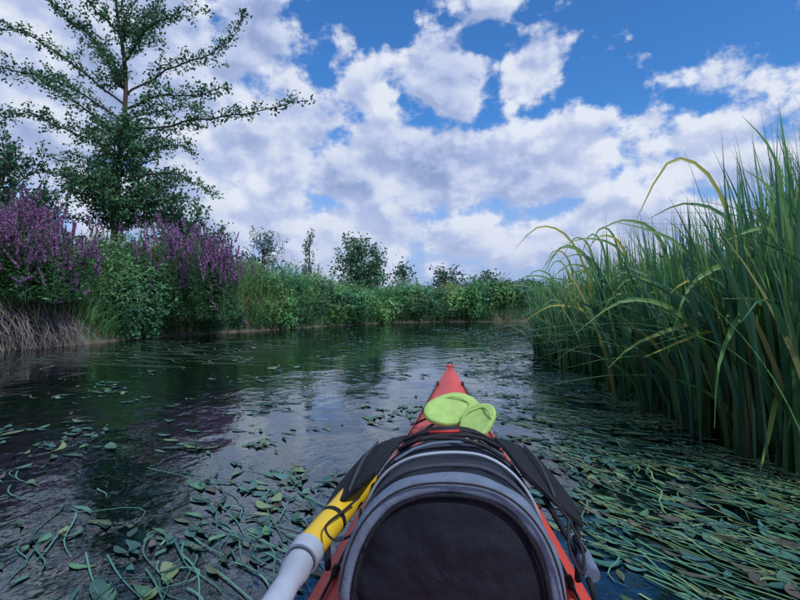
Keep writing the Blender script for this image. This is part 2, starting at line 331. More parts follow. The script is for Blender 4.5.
# ------------------------------------------------------------------ trees
def spray(mb,pts,r0,twigL,step,leafn,size,col,up=.35,gap=.15,barkc=(.06,.05,.045),tight=.75):
    pts=spline(pts,14)+rng.normal(size=(14,3))*.03; tube(mb,pts,np.linspace(r0,.006,14),barkc,6,1)
    seg=np.linalg.norm(np.diff(pts,axis=0),axis=1); cum=np.r_[0,np.cumsum(seg)]; Lt=cum[-1]
    s=Lt*gap
    while s<Lt*1.0:
        t=s/Lt; p=np.array([np.interp(s,cum,pts[:,k]) for k in range(3)]); i=min(int(t*13),12); d=nrmz(pts[i+1]-pts[i])
        q=nrmz(rng.normal(size=3)); tw=nrmz(d*rng.uniform(.5,1.1)+q*.8+np.array([0,0,up])); l=twigL*rng.uniform(.3,1.2)*(1.05-.6*t)
        e=p+tw*l+np.array([0,0,-.10*l]); mid=(p+e)/2+np.array([0,0,.05*l])
        tp=spline([p,mid,e],5); tube(mb,tp,np.linspace(.007,.003,5),barkc,3,1)
        m_=max(3,int(leafn*l*rng.uniform(.5,1.35))); tt=rng.random(m_)**.8
        pos=p+(e-p)*tt[:,None]+rng.normal(size=(m_,3))*size*tight
        leaf_quads(mb,pos,rng.normal(size=(m_,3))+np.array([0,0,.7]),size*(.7+.6*rng.random(m_)),size*.66*(.7+.6*rng.random(m_)),np.array(col)*(.45+1.0*rng.random((m_,1)))*rng.uniform(.7,1.25),0)
        s+=step*rng.uniform(.4,1.6)
mb=MB()
trunk=spline([(-7.5,14,1.0),(-7.5,14,2.7),(-7.36,14,4.6),(-7.25,14.05,6.7),(-7.55,14.1,8.8),(-7.7,14.1,10.6)],24)
tube(mb,trunk,np.linspace(.11,.015,24),(.07,.06,.05),9,1)
TG=(.045,.10,.04)
limbs=[
 [(-7.25,14,5.3),(-5.3,13.6,5.45),(-4.0,13.4,5.6),(-2.45,13.2,5.82)],
 [(-7.25,14,5.9),(-6.1,13.7,6.15),(-5.2,13.5,6.1),(-4.35,13.4,6.25)],
 [(-7.25,14,6.3),(-6.2,14.2,7.05),(-4.9,14.3,7.6),(-4.15,14.3,8.6)],
 [(-7.35,14,7.0),(-6.6,13.6,7.7),(-5.9,13.4,8.0),(-5.0,13.2,8.1)],
 [(-7.4,14,7.6),(-6.7,14.2,8.5),(-6.3,14.3,9.6)],
 [(-7.5,14,8.3),(-7.0,13.7,9.3),(-6.6,13.5,10.3)],
 [(-7.3,14,6.1),(-8.4,13.7,6.9),(-9.5,13.4,7.6),(-10.8,13.2,7.7)],
 [(-7.35,14,6.9),(-8.4,14.2,8.0),(-9.3,14.4,8.8),(-10.2,14.5,9.6)],
 [(-7.3,14,5.6),(-8.6,13.6,6.4),(-10,13.3,6.7),(-11.5,13.1,6.9)],
 [(-7.3,14,4.9),(-8.7,14.1,5.3),(-10,14.2,5.9),(-11,14.3,5.6)],
 [(-7.4,14,7.9),(-8.2,13.7,8.8),(-8.7,13.5,9.8)],
 [(-7.35,14,4.6),(-6.0,13.6,4.8),(-5.1,13.4,4.65)],
 [(-7.4,14,4.0),(-5.8,13.5,4.1),(-4.6,13.2,3.5)],
 [(-7.4,14,3.7),(-8.7,13.6,4.1),(-10,13.4,4.3)],
 [(-7.4,14,3.4),(-6.3,13.4,3.6),(-4.9,13,3.1)],
 [(-7.4,14,3.3),(-8.2,13.3,3.6),(-9.0,12.9,3.4)],
 [(-7.4,14,4.3),(-6.9,13.1,4.9),(-6.4,12.4,5.2)],
 [(-7.3,14,5.1),(-7.8,13.0,5.6),(-8.3,12.3,5.9)],
 [(-7.3,14,5.6),(-6.6,15.0,6.3),(-5.9,15.8,6.7)],
 [(-7.3,14,6.5),(-8,15,7.2),(-8.6,15.7,7.9)],
 [(-7.5,14,3.0),(-7.0,13.2,3.3),(-6.5,12.8,3.2)]]
for k,l in enumerate(limbs):
    low=l[0][2]<4.8
    spray(mb,l,.032,.72 if not low else .6,.085 if not low else .07,60,.085,TG,up=.4 if not low else .2,gap=.10,tight=.75)
for k in range(60):
    z=rng.uniform(2.6,5.2) if k<50 else rng.uniform(6,9); a=rng.random()*6.283; l=rng.uniform(.8,1.6)*(1.15 if z<4.6 else .7)
    x0=-7.35; spray(mb,[(x0,14,z),(x0+math.cos(a)*l*.5,14+math.sin(a)*l*.5,z+.25),(x0+math.cos(a)*l,14+math.sin(a)*l,z+.45)],.02,.55,.08,50,.085,TG,tight=.9)
mb.build('poplar_tree',[M_leaf,M_bark])
def shrub(name,x,y,h,r,n,size,col,z=None,upright=.5,leafn=26,step=.14):
    mb=MB(); z=float(ground(np.array(x),np.array(y)))-.1 if z is None else z
    b=np.array([x,y,z]); tube(mb,[b,b+[0,0,h*.5],b+[.05,0,h*.9]],[.02*h,.012*h,.004],(.07,.06,.05),6,1)
    for i in range(n):
        a=rng.random()*6.283; t0=rng.uniform(.05,.75); t1=min(1,t0+rng.uniform(.15,.4)); rr=r*rng.uniform(.45,1.05)*math.sqrt(max(0.05,1-((t1-.45)/.62)**2))
        s0=b+np.array([0,0,h*t0]); e0=b+np.array([math.cos(a)*rr,math.sin(a)*rr,h*t1]); mm_=(s0+e0)/2+np.array([math.cos(a)*rr*.15,math.sin(a)*rr*.15,-h*.02])
        spray(mb,[s0,mm_,e0],.012*h/2,.22*r+.15,step,leafn,size,col,up=upright,gap=.25)
    return mb.build(name,[M_leaf,M_bark])
shrub('willow_shrub',-5.3,20.5,2.7,1.15,50,.11,(.09,.125,.10),leafn=24)
shrub('birch_sapling',-3.5,20.5,2.8,.4,18,.10,(.06,.12,.06),leafn=16)
shrub('alder_tree',-2.2,30,3.9,1.7,95,.17,(.05,.115,.05),leafn=24,step=.2)
shrub('hawthorn_shrub',.2,34,2.6,1.2,30,.2,(.05,.10,.05),leafn=14,step=.22)
shrub('hawthorn_shrub',2.95,35,2.6,1.3,44,.2,(.04,.09,.05),leafn=14,step=.22)
shrub('hawthorn_shrub',5.8,36,2.3,1.3,40,.2,(.05,.10,.05),leafn=14,step=.22)
shrub('hawthorn_shrub',8.8,38,1.9,1.1,26,.2,(.05,.10,.05),leafn=14,step=.22)
shrub('hawthorn_shrub',-8.6,24,3.0,1.6,60,.15,(.05,.11,.05),leafn=18,step=.2)
shrub('elder_shrub',-10.2,13.5,4.0,1.4,70,.11,(.035,.08,.04),leafn=30)
shrub('elder_shrub',-8.6,12.2,2.1,1.2,70,.10,(.04,.09,.045),leafn=26)
shrub('elder_shrub',-6.2,15.4,2.4,1.3,70,.11,(.05,.11,.05),leafn=26)
mb=MB()
for i in range(520):
    a=R(rng.uniform(-60,75)); d=rng.uniform(90,190); h=rng.uniform(2.0,5.0)*(1+.7*(vnoise(a*30,0,1,4)-.4))
    c=np.array([math.sin(a)*d,math.cos(a)*d,h*.5]); r=h*.62
    clump(mb,c,r,150,1.0,np.array([.045,.075,.075])*rng.uniform(.7,1.3),.9,.6,.3)
mb.build('distant_trees',[M_leaf])
# ------------------------------------------------------------------ reed bed (right)
EY=np.array([1.2,2.3,3.2,4.5,6,8,11.4,15,17,19]); EX=np.array([2.0,1.72,1.74,1.90,1.98,2.12,3.1,4.2,4.7,6.0])
mb=MB()
def reeds(n,y0,y1,depth,hmin,hmax,wd,S=12,power=1.3):
    y=rng.uniform(y0,y1,n); off=rng.random(n)**power*depth; x=np.interp(y,EY,EX)+off+rng.normal(size=n)*.06
    cx=np.round(x/.22)*.22; cy=np.round(y/.22)*.22; j=.5
    x=x*(1-j)+(cx+.08*np.sin(cy*40))*j; y=y*(1-j)+(cy+.08*np.sin(cx*50))*j
    h=rng.uniform(hmin,hmax,n)*(.80+.34*vnoise(x,y,1.4,8))*(.80+.20*np.clip(off/.8,0,1))
    t=np.linspace(0,1,S)[None,:,None]
    a=rng.normal(size=n)*1.3+np.pi*.95; lean=np.abs(rng.normal(size=n))*.12+.02; arch=(rng.random(n)<.18); lean=np.where(arch,rng.uniform(.25,.8,n),lean)
    edge=np.clip(1-off/.5,0,1); lean=lean*(1+.5*edge)
    d=np.c_[np.cos(a),np.sin(a)*.8,np.zeros(n)][:,None,:]; lean=lean[:,None,None]; hh=h[:,None,None]
    pw=np.where(arch,2.8,1.7)[:,None,None]
    z0=np.minimum(ground(x,y),.2); z0=np.maximum(z0,-.25)
    sp=np.c_[x,y,z0][:,None,:]+np.array([0,0,1.])*hh*(t-.55*lean*t**(pw+.8))+d*hh*lean*t**pw*1.05
    b=rng.random(n)*np.pi; tw=rng.normal(size=n)*.8
    ang=b[:,None]+tw[:,None]*np.linspace(0,1,S)[None,:]
    W_=(wd*rng.uniform(.5,1.35,n))[:,None]*.5*np.clip(np.minimum(1,(1-np.linspace(0,1,S)[None,:])*2.2),.03,1)
    sd=np.stack([np.cos(ang)*W_,np.sin(ang)*W_,np.zeros_like(W_)],-1); fo=np.cross(sd,[0,0,1.])*.35
    base=np.array([(.05,.13,.05),(.08,.18,.05),(.035,.10,.055),(.13,.21,.05)])[rng.integers(0,4,n)]
    yl=rng.random(n)<.05; base=np.where(yl[:,None],np.array([.25,.21,.06]),base)
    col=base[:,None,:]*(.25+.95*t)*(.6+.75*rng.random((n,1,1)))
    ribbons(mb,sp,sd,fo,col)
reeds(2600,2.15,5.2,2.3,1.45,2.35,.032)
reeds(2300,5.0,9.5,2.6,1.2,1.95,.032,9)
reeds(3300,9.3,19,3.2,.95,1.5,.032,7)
def blade(p,wd,col,n=14):
    sp=spline(p,n)[None]; t=np.linspace(0,1,n); W_=wd*.5*np.clip(np.minimum(1,(1-t)*2.2),.04,1)
    tg=nrmz(np.gradient(sp[0],axis=0)); sd=nrmz(np.cross(tg,[.15,-1,.25]))*W_[:,None]
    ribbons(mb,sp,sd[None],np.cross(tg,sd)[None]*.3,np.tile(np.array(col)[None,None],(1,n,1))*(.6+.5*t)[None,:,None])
Yl=(.32,.26,.045); Gr=(.11,.19,.05); Dg=(.06,.13,.055)
blade([(2.15,3.0,0),(1.98,2.95,.45),(1.75,2.9,.62),(1.3,2.85,.47)],.034,Yl)
blade([(2.3,3.1,.0),(2.2,3.05,.62),(1.9,3.0,.71),(1.35,2.95,.56),(1.15,2.95,.40)],.030,(.22,.25,.07))
blade([(2.0,3.2,0),(1.85,3.15,.8),(1.6,3.1,1.12),(1.22,3.05,1.23)],.032,Gr)
blade([(1.95,3.4,0),(1.8,3.4,.7),(1.5,3.4,.98),(1.25,3.4,.9)],.030,Dg)
blade([(1.86,2.6,0),(1.83,2.5,.5),(1.72,2.45,.75),(1.45,2.4,.78)],.032,Gr)
blade([(1.9,2.5,0),(1.75,2.45,.35),(1.65,2.4,.14),(1.6,2.38,.0)],.028,(.24,.24,.06))
blade([(1.9,2.7,0),(1.8,2.6,.55),(1.62,2.5,.72),(1.45,2.42,.50),(1.4,2.38,.2)],.030,Gr)
blade([(2.0,2.9,0),(1.9,2.8,.7),(1.7,2.7,.95),(1.42,2.6,.85),(1.3,2.55,.6)],.032,Gr)
blade([(2.0,2.7,0),(1.92,2.6,.8),(1.75,2.5,1.1),(1.5,2.45,1.05)],.034,Gr)
blade([(1.8,2.5,0),(1.86,2.5,.6),(1.80,2.5,1.2),(1.6,2.5,1.4)],.036,Gr)
blade([(2.1,2.9,0),(2.1,2.9,.9),(2.02,2.85,1.5),(1.8,2.8,1.75)],.036,Gr)
for i in range(34):
    yy=rng.uniform(2.7,8); xx=np.interp(yy,EY,EX)+rng.uniform(0,.5); h=rng.uniform(.7,1.6); l=rng.uniform(.35,.95)
    blade([(xx,yy,0),(xx-.08,yy,h*.6),(xx-.35*l,yy-.05,h*.93),(xx-.7*l,yy-.1,h),(xx-l,yy-.12,h*rng.uniform(.7,.98))],.028,[Gr,Dg,Yl,Gr][rng.integers(4)])
mb.build('reed_bed',[M_reed])
# ------------------------------------------------------------------ floating pondweed and submerged weed
TH=-.0935
def hullhw(y): return np.interp(y,[-2.1,-1.8,-1.2,-.5,0,.4,.85,1.2,1.7,2.0,2.4,2.72],[.01,.08,.2,.28,.29,.28,.245,.225,.17,.125,.07,.012])
def inhull(x,y,mar=.03):
    lx=x*math.cos(TH)+y*math.sin(TH); ly=-x*math.sin(TH)+y*math.cos(TH)
    return (np.abs(lx)<hullhw(ly)+mar)&(ly>-2.2)&(ly<2.78)
def density(x,y):
    right=sstep((x-(.20+.10*y))/.35)*sstep((9-y)/3)*.66
    mid=sstep((x-.35-.04*y)/.5)*sstep((y-2.6)/2)*sstep((21-y)/6)*.60
    nearleft=sstep((2.3-y+.2*x)/.5)*.60*(x<.3)
    left=.13*sstep((4.8-y)/1.5)
    n=vnoise(x,y,1.9,11)*.35+vnoise(x,y,4.3,12)*.4+vnoise(x,y,11,13)*.25
    return np.clip(np.maximum.reduce([right,mid,nearleft,left])*1.0+(n-.56)*2.6,0,1)
def flow(x,y): return -1.0+1.6*(vnoise(x,y,.8,21)-.5)
def pads(mb,n,x0,x1,y0,y1,Lm,asp,z,zr=.004,S=6,colset=None,curl=.0,pw=1.0,reedside=False,jit=.5):
    x=rng.uniform(x0,x1,n); y=rng.uniform(y0,y1,n); k=(rng.random(n)<density(x,y)**pw)&(~inhull(x,y))&(sdist(x,y)<-.1)
    if reedside: k&=(rng.random(n)<np.exp(-np.maximum(np.interp(y,EY,EX)-x,0)/.25))
    x,y=x[k],y[k]; n=len(x)
    a=flow(x,y)+rng.normal(size=n)*jit
    Ln=Lm*rng.uniform(.4,1.3,n)*(1+.5*(rng.random(n)<.12)); t=np.linspace(-.5,.5,S)
    d=np.c_[np.cos(a),np.sin(a),np.zeros(n)]
    tilt=rng.normal(size=n)*.04; bend=rng.normal(size=n)*.14
    sp=np.c_[x,y,z+rng.random(n)*zr][:,None,:]+d[:,None,:]*(t[None,:,None]*Ln[:,None,None])
    pd=np.c_[-d[:,1],d[:,0],np.zeros(n)]
    sp=sp+pd[:,None,:]*(bend[:,None]*Ln[:,None]*(t[None,:]**2)*4)[:,:,None]
    sp[:,:,2]+=tilt[:,None]*t[None,:]*Ln[:,None]+np.abs(rng.normal(size=n))[:,None]*curl*(t[None,:]**2)*4
    wv_=np.array([.12,.78,1,.9,.55,.05]) if S==6 else np.sin(np.linspace(.1,3.1,S))
    sd=pd[:,None,:]*((Ln*asp*.5*rng.uniform(.6,1.25,n))[:,None]*wv_[None,:])[:,:,None]
    cs=np.array(colset)[rng.integers(0,len(colset),n)]*(.45+.95*rng.random((n,1)))
    ribbons(mb,sp,sd,np.tile(np.array([0,0,-.0035]),(n,S,1)),cs)
CS=[(.055,.13,.075),(.04,.11,.08),(.07,.17,.07),(.035,.09,.07),(.05,.13,.09),(.14,.18,.07),(.09,.08,.055)]
CU=[(.10,.30,.19),(.08,.24,.18),(.14,.33,.17),(.20,.28,.12),(.07,.20,.15)]
mb=MB()
pads(mb,5000,-1.9,2.4,.9,3.0,.085,.33,.003,colset=CS,curl=.005)
pads(mb,6500,-3.5,2.4,2.8,6,.09,.36,.003,colset=CS,curl=.005)
pads(mb,8500,-3,5.5,6,20,.12,.42,.004,colset=CS,curl=.006)
pads(mb,22000,.9,2.3,1.5,6,.018,.8,.003,colset=[(.14,.23,.06),(.09,.17,.06)],reedside=True)
mb.build('floating_pondweed',[M_pad],smooth=True)
mb=MB()
def strands(mb,n,x0,x1,y0,y1,L0,L1,z0,z1,wd,cset,dens=True,fixed=None,dd=.12):
    x=rng.uniform(x0,x1,n); y=rng.uniform(y0,y1,n)
    k=(~inhull(x,y,.1))&(sdist(x,y)<-.3)
    if dens: k&=rng.random(n)<density(x,y)*.8+dd
    x,y=x[k],y[k]; n=len(x); S=9; t=np.linspace(0,1,S); Ln=rng.uniform(L0,L1,n)
    a=(flow(x,y) if fixed is None else fixed)+rng.normal(size=n)*.2; w_=rng.normal(size=n)*.5
    ang=a[:,None]+w_[:,None]*np.sin(t[None,:]*5+x[:,None]*3)
    st=Ln[:,None]/S; px=x[:,None]+np.cumsum(np.cos(ang)*st,1); py=y[:,None]+np.cumsum(np.sin(ang)*st,1)
    pz=rng.uniform(z0,z1,n)[:,None]+.02*np.sin(t[None,:]*4+y[:,None]*5); pz=np.minimum(pz,z1)
    if z0>0: pz=np.broadcast_to(rng.uniform(z0,z1,n)[:,None],px.shape)
    sp=np.stack([px,py,pz],-1); sd=np.stack([-np.sin(ang),np.cos(ang),0*ang],-1)*(wd*.5)*(1-.8*t[None,:,None]**2)
    cs=np.array(cset)[rng.integers(0,len(cset),n)]*(.5+.9*rng.random((n,1)))
    bad=inhull(px,py,.03).any(1); sp,sd,cs=sp[~bad],sd[~bad],cs[~bad]
    ribbons(mb,sp,sd,np.zeros_like(sp),cs)
SC=[(.08,.24,.17),(.05,.17,.15),(.12,.26,.14)]
strands(mb,4200,-2,2.2,1.0,4.2,.2,.8,-.10,-.010,.012,SC,dd=.2)
strands(mb,1500,-4,2,4,9,.4,1.0,-.10,-.010,.016,SC,dd=.08)
pads(mb,15000,-2.1,2.4,.9,3.2,.09,.32,-.05,.04,colset=CU,pw=.6,jit=.35)
pads(mb,9000,-3,2.4,3.0,6,.10,.32,-.04,.03,colset=CU,pw=.7,jit=.35)
mb.build('submerged_waterweed',[M_weed])
mb=MB()
strands(mb,240,-5.6,-2.2,6.5,11.5,.4,1.1,.003,.006,.014,[(.10,.12,.06),(.06,.09,.05)],dens=False,fixed=-.5)
strands(mb,2400,.5,2.2,1.3,6,.15,.6,.003,.007,.007,[(.08,.15,.06),(.05,.12,.06),(.12,.15,.06)],dd=.05)
strands(mb,500,-1.8,-.3,1.2,2.6,.15,.5,.003,.007,.006,[(.06,.13,.08),(.04,.10,.07)],dd=.05)
mb.build('surface_waterweed',[M_weed])
# ------------------------------------------------------------------ kayak
M_red=simple('red_polyethylene',(.62,.065,.045),.42,.25,180,.5,.12,5)
M_black=simple('black_nylon',(.009,.011,.017),.75,.5,600,.3,.3,40,wr=.012)
M_navy=simple('dark_coated_fabric',(.010,.013,.022),.55,.4,500,.4,.3,15,wr=.014)
M_grey=simple('grey_binding',(.125,.165,.24),.75,.5,500,.3,.2,30,wr=.006)
M_dgrey=simple('dark_grey_webbing',(.045,.055,.08),.75,.5,500,.3,.15,30)
M_lgrey=simple('pale_grey_plastic',(.32,.37,.45),.45,.1,60,.5,.18,14)
M_cord=simple('bungee_cord',(.015,.015,.02),.6,.6,900,.4,.3,80)
M_lime=simple('lime_foam',(.36,.55,.16),.65,.5,350,.3,.12,30,wr=.003)
M_yel=simple('yellow_plastic',(.70,.47,.03),.38,.1,200,.5,.08,10)
M_seat=simple('seat_plastic',(.02,.02,.02),.6)
m,nt,N,L=mat('pocket_mesh'); M_mesh=m
o=N.new('ShaderNodeOutputMaterial'); p=N.new('ShaderNodeBsdfPrincipled'); L.new(p.outputs[0],o.inputs[0]); p.inputs['Roughness'].default_value=.75; p.inputs['Specular IOR Level'].default_value=.2
tc=N.new('ShaderNodeTexCoord'); mpp=N.new('ShaderNodeMapping'); mpp.inputs['Scale'].default_value=(1,0,1); mpp.inputs['Rotation'].default_value=(0,.785,0); L.new(tc.outputs['Object'],mpp.inputs['Vector'])
vo=N.new('ShaderNodeTexVoronoi'); vo.inputs['Scale'].default_value=300; vo.inputs['Randomness'].default_value=.15
L.new(mpp.outputs[0],vo.inputs['Vector']); r1=N.new('ShaderNodeValToRGB'); r1.color_ramp.elements[0].position=.3; r1.color_ramp.elements[0].color=(.003,.004,.007,1); r1.color_ramp.elements[1].position=.6; r1.color_ramp.elements[1].color=(.018,.022,.038,1)
L.new(vo.outputs['Distance'],r1.inputs[0]); L.new(r1.outputs[0],p.inputs['Base Color'])
nb_=N.new('ShaderNodeTexNoise'); nb_.inputs['Scale'].default_value=14; nb_.inputs['Detail'].default_value=2; L.new(tc.outputs['Object'],nb_.inputs['Vector'])
bb=N.new('ShaderNodeBump'); bb.inputs['Strength'].default_value=.7; bb.inputs['Distance'].default_value=.03; L.new(nb_.outputs[0],bb.inputs['Height']); L.new(bb.outputs[0],p.inputs['Normal'])
def solid(name,verts,faces,mats,parent,sub=0,smooth=True,mi=None,solidify=0,bevel=0):
    me=bpy.data.meshes.new(name); me.from_pydata([tuple(map(float,v)) for v in verts],[],[tuple(f) for f in faces]); me.validate()
    for x in mats: me.materials.append(x)
    if mi is not None: me.polygons.foreach_set('material_index',mi)
    if smooth: me.polygons.foreach_set('use_smooth',[True]*len(me.polygons))
    ob=link(bpy.data.objects.new(name,me),parent)
    if solidify: q=ob.modifiers.new('s','SOLIDIFY'); q.thickness=solidify; q.offset=0
    if bevel: q=ob.modifiers.new('b','BEVEL'); q.width=bevel; q.segments=2
    if sub: q=ob.modifiers.new('sub','SUBSURF'); q.levels=sub; q.render_levels=sub
    return ob
def tobj(name,pts,rad,material,parent,sides=10,n=None,closed=False):
    mb=MB(); P=spline(pts,n) if n else np.asarray(pts,float)
    tube(mb,P,rad if np.isscalar(rad) else np.interp(np.linspace(0,1,len(P)),np.linspace(0,1,len(rad)),rad),(1,1,1),sides,closed=closed)
    if not closed:
        for e_,s_ in ((0,1),(len(P)-1,-1)):
            ring=mb.v[0].reshape(len(P),sides,3)[e_]; c=ring.mean(0); rr=np.concatenate([ring,ring*.5+c*.5])
            mb.add(rr,[[i,(i+1)%sides,sides+(i+1)%sides,sides+i] for i in range(sides)],(1,1,1))
            q=ring*.5+c*.5; fs=[[0,i,i+1,min(i+2,sides-1)] for i in range(1,sides-2,2)]
            mb.add(q,fs,(1,1,1))
    return mb.build(name,[material],parent,True)
kayak=empty('kayak',rz=TH)
def gun(y): return np.interp(y,[-2.1,-1.6,-.8,0,.85,1.2,1.7,2.0,2.4,2.72],[.36,.31,.27,.255,.25,.262,.295,.325,.38,.437])
def keel(y): return np.interp(y,[-2.1,-1.9,-1.4,1.6,2.1,2.45,2.72],[.25,0,-.1,-.1,-.03,.12,.36])
def crown(y): return np.interp(y,[-2.1,-1.5,-.6,.5,1.0,1.8,2.4,2.72],[.008,.04,.03,.045,.06,.055,.03,.008])
ys=np.array([-2.1,-2.0,-1.8,-1.5,-1.2,-.9,-.55,-.45,-.2,.1,.35,.5,.6,.85,1.1,1.35,1.6,1.8,2.0,2.2,2.4,2.55,2.66,2.72])
prof=[(0,0,'k'),(.5,.03,'k'),(.86,.3,'k'),(.98,.75,'k'),(1.0,.93,'k'),(1.0,1.0,'k'),(.95,.10,'c'),(.90,.16,'c'),(.30,.90,'c'),(0,1,'c')]
V=[];
for y in ys:
    w_=hullhw(y); g_=gun(y); k_=keel(y); c_=crown(y); half=[]
    for (a,b_,ty) in prof:
        z=k_+(g_-k_)*b_ if ty=='k' else g_+c_*b_
        half.append((a*w_,y,z))
    ring=half+[(-q[0],q[1],q[2]) for q in half[-2:0:-1]]
    V+=ring
nr=len(prof)*2-2; F=[]
for i in range(len(ys)-1):
    for j in range(nr):
        ym=(ys[i]+ys[i+1])/2
        if -.55<ym<.5 and j in (7,8,9,10): continue
        F.append((i*nr+j,i*nr+(j+1)%nr,(i+1)*nr+(j+1)%nr,(i+1)*nr+j))
F.append(tuple(range(nr))[::-1]); F.append(tuple((len(ys)-1)*nr+j for j in range(nr)))
solid('hull',V,F,[M_red],kayak,sub=2)
co=[(math.cos(t)*.215,-.02+math.sin(t)*.53,.305+.012*math.sin(t)) for t in np.linspace(0,2*math.pi,40,endpoint=False)]
tobj('cockpit_coaming',co,.016,M_seat,kayak,8,closed=True)
sv=[];sf=[]
for i,(yy,zz,ww) in enumerate([(.1,.03,.19),(-.05,.02,.2),(-.25,.03,.2),(-.33,.12,.19),(-.37,.3,.17)]):
    for xx in np.linspace(-1,1,7): sv.append((xx*ww,yy,zz+.05*xx**4))
for i in range(4):
    for j in range(6): sf.append((i*7+j,i*7+j+1,(i+1)*7+j+1,(i+1)*7+j))
solid('seat',sv,sf,[M_seat],kayak,sub=1,solidify=.012)
def dz(x,y):
    w_=hullhw(y); a=min(abs(x)/w_,1); return float(gun(y)+crown(y)*np.interp(a,[0,.30,.90,.95,1],[1,.90,.16,.10,0]))
for sgn in (-1,1):
    tobj('deck_line_%s'%('port' if sgn<0 else 'starboard'),[(sgn*(hullhw(y)*.86),y,dz(hullhw(y)*.86,y)+.006) for y in np.linspace(.55,2.45,16)],.003,M_cord,kayak,6)
    for y in (.62,.95,1.3,1.62,2.05,2.42):
        x=sgn*hullhw(y)*.86; z=dz(x,y); tobj('deck_fitting',[(x,y-.018,z+.002),(x,y-.006,z+.010),(x,y+.006,z+.010),(x,y+.018,z+.002)],.006,M_seat,kayak,8)
for (y0,y1) in ((1.42,1.62),(1.62,1.42),(1.62,1.86),(1.86,1.62)):
    pts=[(s_*hullhw(y0+(y1-y0)*(s_+1)/2)*.84,y0+(y1-y0)*(s_+1)/2,dz(s_*hullhw(y0+(y1-y0)*(s_+1)/2)*.84,y0+(y1-y0)*(s_+1)/2)+.012+.02*(1-s_*s_)) for s_ in np.linspace(-1,1,13)]
    tobj('deck_bungee',pts,.004,M_cord,kayak,6)
tobj('bow_loop',[(0+.012*math.cos(t),2.70,.450+.014*math.sin(t)) for t in np.linspace(0,2*math.pi,16,endpoint=False)],.0035,M_cord,kayak,6,closed=True)
tobj('bow_toggle',[(-.020,2.66,.448),(.020,2.66,.448)],.006,M_red,kayak,10,n=5)
# ------------------------------------------------------------------ deck bag
bag=empty('deck_bag',rz=TH)
def Dsec(a,h,n=17,e=2.5,flat=.0):
    out=[]
    for t in np.linspace(0,math.pi,n):
        c,s_=math.cos(t),math.sin(t); out.append((a*math.copysign(abs(c)**(2/e),c),h*abs(s_)**(2/2.3)))
    return out
st=[(.84,.164,.212,.280),(.90,.168,.212,.286),(1.0,.170,.204,.292),(1.12,.165,.183,.30),(1.25,.145,.155,.305),(1.38,.115,.118,.315),(1.46,.08,.07,.325)]
V=[];n=17
for (y,a,h,z0) in st:
    for k,(x,z) in enumerate(Dsec(a,h)):
        wob=.007*math.sin(k*1.7+y*23)*(y>.86); V.append((x+wob,y+ .02*(z/h)*(y<.87),z0-.02+z+wob))
F=[]
for i in range(len(st)-1):
    for j in range(n-1): F.append((i*n+j,(i+1)*n+j,(i+1)*n+j+1,i*n+j+1))
    F.append((i*n+n-1,(i+1)*n+n-1,(i+1)*n,i*n))
F.append(tuple((len(st)-1)*n+j for j in range(n)))
solid('body',V,F,[M_navy],bag,sub=2)
rings=[(.97,.012,0),(1.03,.004,0),(1.055,-.010,0),(1.03,-.024,0),(.95,-.030,0),(.895,-.024,0),(.875,-.014,1),(.78,-.024,1),(.55,-.032,1),(.3,-.035,1),(.08,-.036,1)]
V=[];F=[];MI=[]
cz=.070; ZB=.256
for (s_,dy,mi_) in rings:
    for q,(x,z) in enumerate(Dsec(.172,.222)):
        sz_=s_ if (z<cz or s_>.95) else s_-.03
        zz=cz+(z-cz)*sz_; wb=.0025*math.sin(q*2.3+s_*9)
        V.append((x*s_+wb,.84+dy+.02*(zz/.205)+wb,ZB+zz+wb))
for i in range(len(rings)-1):
    for j in range(n):
        F.append((i*n+j,i*n+(j+1)%n,(i+1)*n+(j+1)%n,(i+1)*n+j)); MI.append(rings[i+1][2])
F.append(tuple((len(rings)-1)*n+j for j in range(n))); MI.append(1)
solid('front_panel',V,F,[M_grey,M_mesh],bag,sub=2,mi=MI)
sec=Dsec(.172,.222)
tobj('pocket_binding',[(x*.875,.812+.02*z/.205,ZB+cz+(z-cz)*(.875 if z<cz else .85)) for x,z in sec],.0035,M_black,bag,8,n=50)
tobj('zip',[(x*1.0,.807+.02*z/.205,ZB+cz+(z-cz)*.985) for x,z in sec[1:-1]],.0018,M_cord,bag,6,n=50)
for y,sc_,rr,mt in ((.905,1.008,.004,M_dgrey),(.985,1.012,.0032,M_lgrey),(1.06,1.012,.004,M_dgrey),(1.10,1.012,.004,M_dgrey)):
    a=np.interp(y,[q[0] for q in st],[q[1] for q in st]); h=np.interp(y,[q[0] for q in st],[q[2] for q in st]); z0=np.interp(y,[q[0] for q in st],[q[3] for q in st])
    tobj('reflective_band',[(x*sc_,y+.006*math.sin(x*30),z0-.02+z*sc_+.001) for x,z in Dsec(a,h)[1:-1]],rr,mt,bag,6,n=44)
lp=[]
for k in range(9):
    y=1.02+k*.05; a=np.interp(y,[q[0] for q in st],[q[1] for q in st]); h=np.interp(y,[q[0] for q in st],[q[2] for q in st]); z0=np.interp(y,[q[0] for q in st],[q[3] for q in st])
    xs=np.array([-.62,.62]) if k%2==0 else np.array([.62,-.62])
    for xx in np.linspace(xs[0],xs[1],7): lp.append((xx*a,y+.05*((xx-xs[0])/(xs[1]-xs[0])),z0-.02+h*(1-abs(xx)**2.4)**(1/2.3)+.010))
tobj('bungee_lacing',lp,.0028,M_grey,bag,6)
tobj('bungee_lacing_dark',[(-q[0],q[1]+.012,q[2]+.004) for q in lp],.004,M_cord,bag,6)
